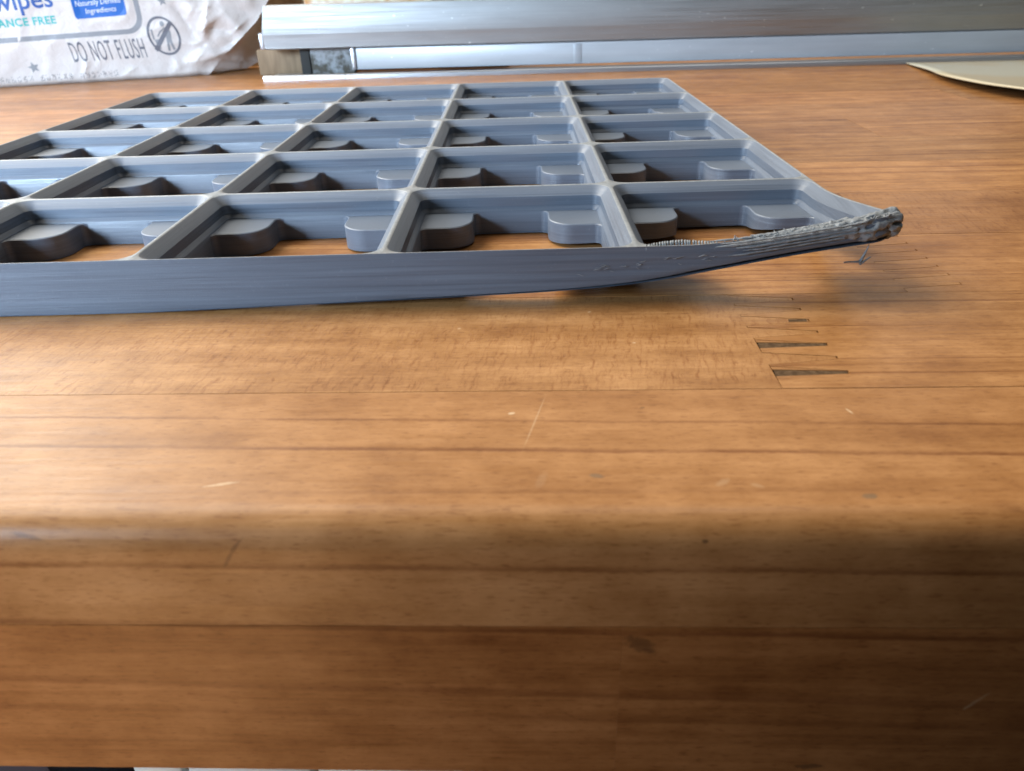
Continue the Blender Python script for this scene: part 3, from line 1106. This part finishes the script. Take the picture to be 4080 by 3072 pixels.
# folded gusset at the right end, then the back
FOLD = [0.0, 3.5, 8.5, 14.0, 20.5, 27.0, 37.9, 55.0, 96.0]
GUS = [(118.5, 0.0, -12), (130, 0.6, -16), (138.5, 4.0, -20), (141.2, 10.0, -22), (142.0, 20.0, -21), (144.0, 27.5, -16), (150.6, 38.2, -6), (155, 55, -5), (155, 96, -17)]
v, f = [], []
MS, MT = 40, 12
for a in range(MS + 1):
    q = a / MS * (len(FOLD) - 1)
    i = min(int(q), len(FOLD) - 2)
    t = q - i
    fv = FOLD[i] + (FOLD[i + 1] - FOLD[i]) * t
    g0 = Vector(GUS[i]).lerp(Vector(GUS[i + 1]), t)
    p0 = face(fold_u(fv), fv)
    p1 = PB0 + PD * g0.x + Vector((0, 0, g0.y)) + PN * g0.z
    p2 = PB0 + PD * (g0.x - 10) + Vector((0, 0, g0.y)) + PN * -27
    for k in range(MT + 1):
        w = k / MT
        p = p0.lerp(p1, min(1.0, w * 1.5)) if w < 2 / 3 else p1.lerp(p2, (w - 2 / 3) * 3)
        nn = 0.9 * mnoise.noise(p * 0.09 + Vector((5, 0, 0))) * math.sin(math.pi * min(1, w * 1.5))
        p = p + PD * nn + PN * nn * 0.5
        v.append((p.x, p.y, max(p.z, 0.05)))
for a in range(MS):
    for k in range(MT):
        b = a * (MT + 1) + k
        f.append([b, b + 1, b + MT + 2, b + MT + 1])
mesh_obj("side_gusset", v, f, M_film, pkg, 50)
v, f = [], []
for j in range(13):
    vv = PH * j / 12
    for i in range(13):
        uu = -75 + (GUS[-1][0] - 85 + 75 + 60) * (i / 12)
        o = -27 + (10 * ((vv - 70) / 26) ** 2 if vv > 70 else 0)
        v.append(tuple(PB0 + PD * uu + Vector((0, 0, vv)) + PN * o))
for j in range(12):
    for i in range(12):
        a = j * 13 + i
        f.append([a, a + 13, a + 14, a + 1])
mesh_obj("back_film", v, f, M_film, pkg, 50)


def flat_print(name, tris_v, tris_f, mat, e, parent=None, cuts=0, maxlen=1.6):
    """lay a flat (u,v) mesh on the package face"""
    bm = bmesh.new()
    vs = [bm.verts.new((a, b, 0)) for a, b in tris_v]
    for q in tris_f:
        try:
            bm.faces.new([vs[i] for i in q])
        except ValueError:
            pass
    bmesh.ops.triangulate(bm, faces=list(bm.faces))
    for _ in range(5):
        es = [x for x in bm.edges if x.calc_length() > maxlen]
        if not es:
            break
        bmesh.ops.subdivide_edges(bm, edges=es, cuts=1)
        bmesh.ops.triangulate(bm, faces=[x for x in bm.faces if len(x.verts) > 3])
    bm.verts.index_update()
    vv = [tuple(face(x.co.x, x.co.y, e)) for x in bm.verts]
    ff = [[q.index for q in x.verts] for x in bm.faces]
    bm.free()
    return mesh_obj(name, vv, ff, mat, parent or pkg)


def text_flat(body, u_0, v_0, width, height, slope=0.0, shear=0.0, bold=0.0, space=1.0):
    cu = bpy.data.curves.new("t", 'FONT')
    cu.body = body
    cu.size = 1.0
    cu.offset = bold
    cu.space_character = space
    cu.resolution_u = 3
    ob = bpy.data.objects.new("t", cu)
    C.objects.link(ob)
    dg = bpy.context.evaluated_depsgraph_get()
    me = ob.evaluated_get(dg).to_mesh()
    vs = [(q.co.x, q.co.y) for q in me.vertices]
    fs = [list(p.vertices) for p in me.polygons]
    ob.evaluated_get(dg).to_mesh_clear()
    bpy.data.objects.remove(ob)
    bpy.data.curves.remove(cu)
    x0 = min(a for a, b in vs)
    x1 = max(a for a, b in vs)
    cap = 0.70
    kx, ky = width / (x1 - x0), height / cap
    out = []
    for a, b in vs:
        u = u_0 + (a - x0) * kx + shear * b * ky
        out.append((u, v_0 + b * ky + slope * (u - u_0)))
    return out, fs


def put_text(name, mat, e, *a, **k):
    vs, fs = text_flat(*a, **k)
    return flat_print(name, vs, fs, mat, e)


put_text("lettering", M_grey, 0.16, "DO NOT FLUSH", 41.0, 11.0, 38.0, 10.3, slope=0.012, shear=-0.10, bold=0.0, space=1.12)
put_text("lettering", M_teal, 0.16, "ANCE FREE", 9.4, 29.8, 28.2, 3.7, slope=0.035, bold=0.03, space=1.1)
put_text("lettering", M_navy, 0.16, "wipes", 9.5, 37.6, 29.2, 9.0, slope=0.045, bold=0.012)


def rrect(u_0, v_0, u1, v1, r, slope=0.0, n=8):
    p = []
    for (cx, cyy, a0) in ((u1 - r, v1 - r, 0), (u_0 + r, v1 - r, 90), (u_0 + r, v_0 + r, 180), (u1 - r, v_0 + r, 270)):
        for k in range(n + 1):
            a = math.radians(a0 + 90 * k / n)
            uu = cx + r * math.cos(a)
            p.append((uu, cyy + r * math.sin(a) + slope * (uu - u_0)))
    return p


def strip(path_o, path_i):
    n = len(path_o)
    vs = path_o + path_i
    fs = [[k, (k + 1) % n, n + (k + 1) % n, n + k] for k in range(n)]
    return vs, fs


vs, fs = strip(rrect(-66, 20.4, 80.8, 74, 8.5, 0.045 * 0.55), rrect(-64, 22.9, 78.3, 72, 6.6, 0.045 * 0.55))
flat_print("outline_band", vs, fs, M_lgrey, 0.12)
rc = rrect(47.6, 32.2, 73.8, 52, 1.6, 0.045)
panel = flat_print("blue_panel", rc, [list(range(len(rc)))], M_blue, 0.12)
for body, a, b, w, hh in (("Made with", 52.0, 42.6, 17.5, 2.6), ("Naturally Derived", 49.2, 38.4, 22.6, 2.7), ("Ingredients", 53.4, 34.7, 15.4, 2.6)):
    vs, fs = text_flat(body, a, b, w, hh, slope=0.055, shear=0.12, bold=0.0)
    flat_print("lettering", vs, fs, M_wht, 0.24, panel)

# no-flushing sign: ring, bar, figure and bowl
UC, VC, RX, RY = 90.0, 22.0, 8.4, 10.1
n = 48
ro = [(UC + RX * math.cos(2 * math.pi * k / n) - 0.12 * RY * math.sin(2 * math.pi * k / n), VC + RY * math.sin(2 * math.pi * k / n)) for k in range(n)]
ri = [(UC + (p[0] - UC) * 0.86, VC + (p[1] - VC) * 0.88) for p in ro]
vs, fs = strip(ro, ri)
sign = flat_print("no_flush_ring", vs, fs, M_grey, 0.14)
flat_print("bar", [(94.4, 30.0), (95.9, 28.3), (84.9, 13.9), (83.4, 15.6)], [[0, 1, 2, 3]], M_grey, 0.17, sign)
fig = [[(90.3 + 1.15 * math.cos(2 * math.pi * k / 14), 28.2 + 1.4 * math.sin(2 * math.pi * k / 14)) for k in range(14)],
       [(90.4, 26.4), (92.6, 26.2), (93.9, 24.0), (93.6, 19.5), (94.6, 14.8), (93.4, 14.4), (92.2, 19.0), (91.8, 14.2), (90.6, 14.3), (90.9, 20.5)],
       [(88.2, 24.6), (90.4, 25.9), (90.2, 25.0), (88.4, 23.6), (87.0, 21.6), (86.4, 22.0)],
       [(83.6, 25.6), (84.5, 25.6), (84.9, 20.4), (84.0, 20.2)],
       [(84.6, 20.2), (88.4, 20.6), (88.2, 18.6), (87.0, 17.2), (87.2, 15.2), (85.6, 15.0), (85.4, 17.6)]]
vs, fs = [], []
for g in fig:
    fs.append(list(range(len(vs), len(vs) + len(g))))
    vs += g
flat_print("pictogram", vs, fs, M_lgrey, 0.13, sign)


def star(u, v_, r, rot_=0.2):
    return [(u + (r if k % 2 == 0 else r * 0.45) * math.cos(rot_ + math.pi / 2 + math.pi * k / 5), v_ + (r if k % 2 == 0 else r * 0.45) * math.sin(rot_ + math.pi / 2 + math.pi * k / 5)) for k in range(10)]


for u, v_, r in ((19.8, 9.4, 3.0), (93.0, 39.6, 2.6), (110.5, 45.0, 2.6)):
    st = star(u, v_, r)
    flat_print("star", st, [list(range(10))], M_lgrey, 0.13)
dots_v, dots_f = [], []
random.seed(21)
for k in range(21):
    u = 1.5 + k * 2.9
    if k in (6, 13):
        continue
    for r_ in range(6):
        for c_ in range(4):
            if random.random() < 0.48:
                a, b = u + c_ * 0.5, 2.2 + r_ * 0.52 + 0.018 * u * 0.6
                o = len(dots_v)
                dots_v += [(a - 0.17, b - 0.17), (a + 0.17, b - 0.17), (a + 0.17, b + 0.17), (a - 0.17, b + 0.17)]
                dots_f.append([o, o + 1, o + 2, o + 3])
tag(flat_print("dot_print", dots_v, dots_f, M_dot, 0.14), kind='stuff')
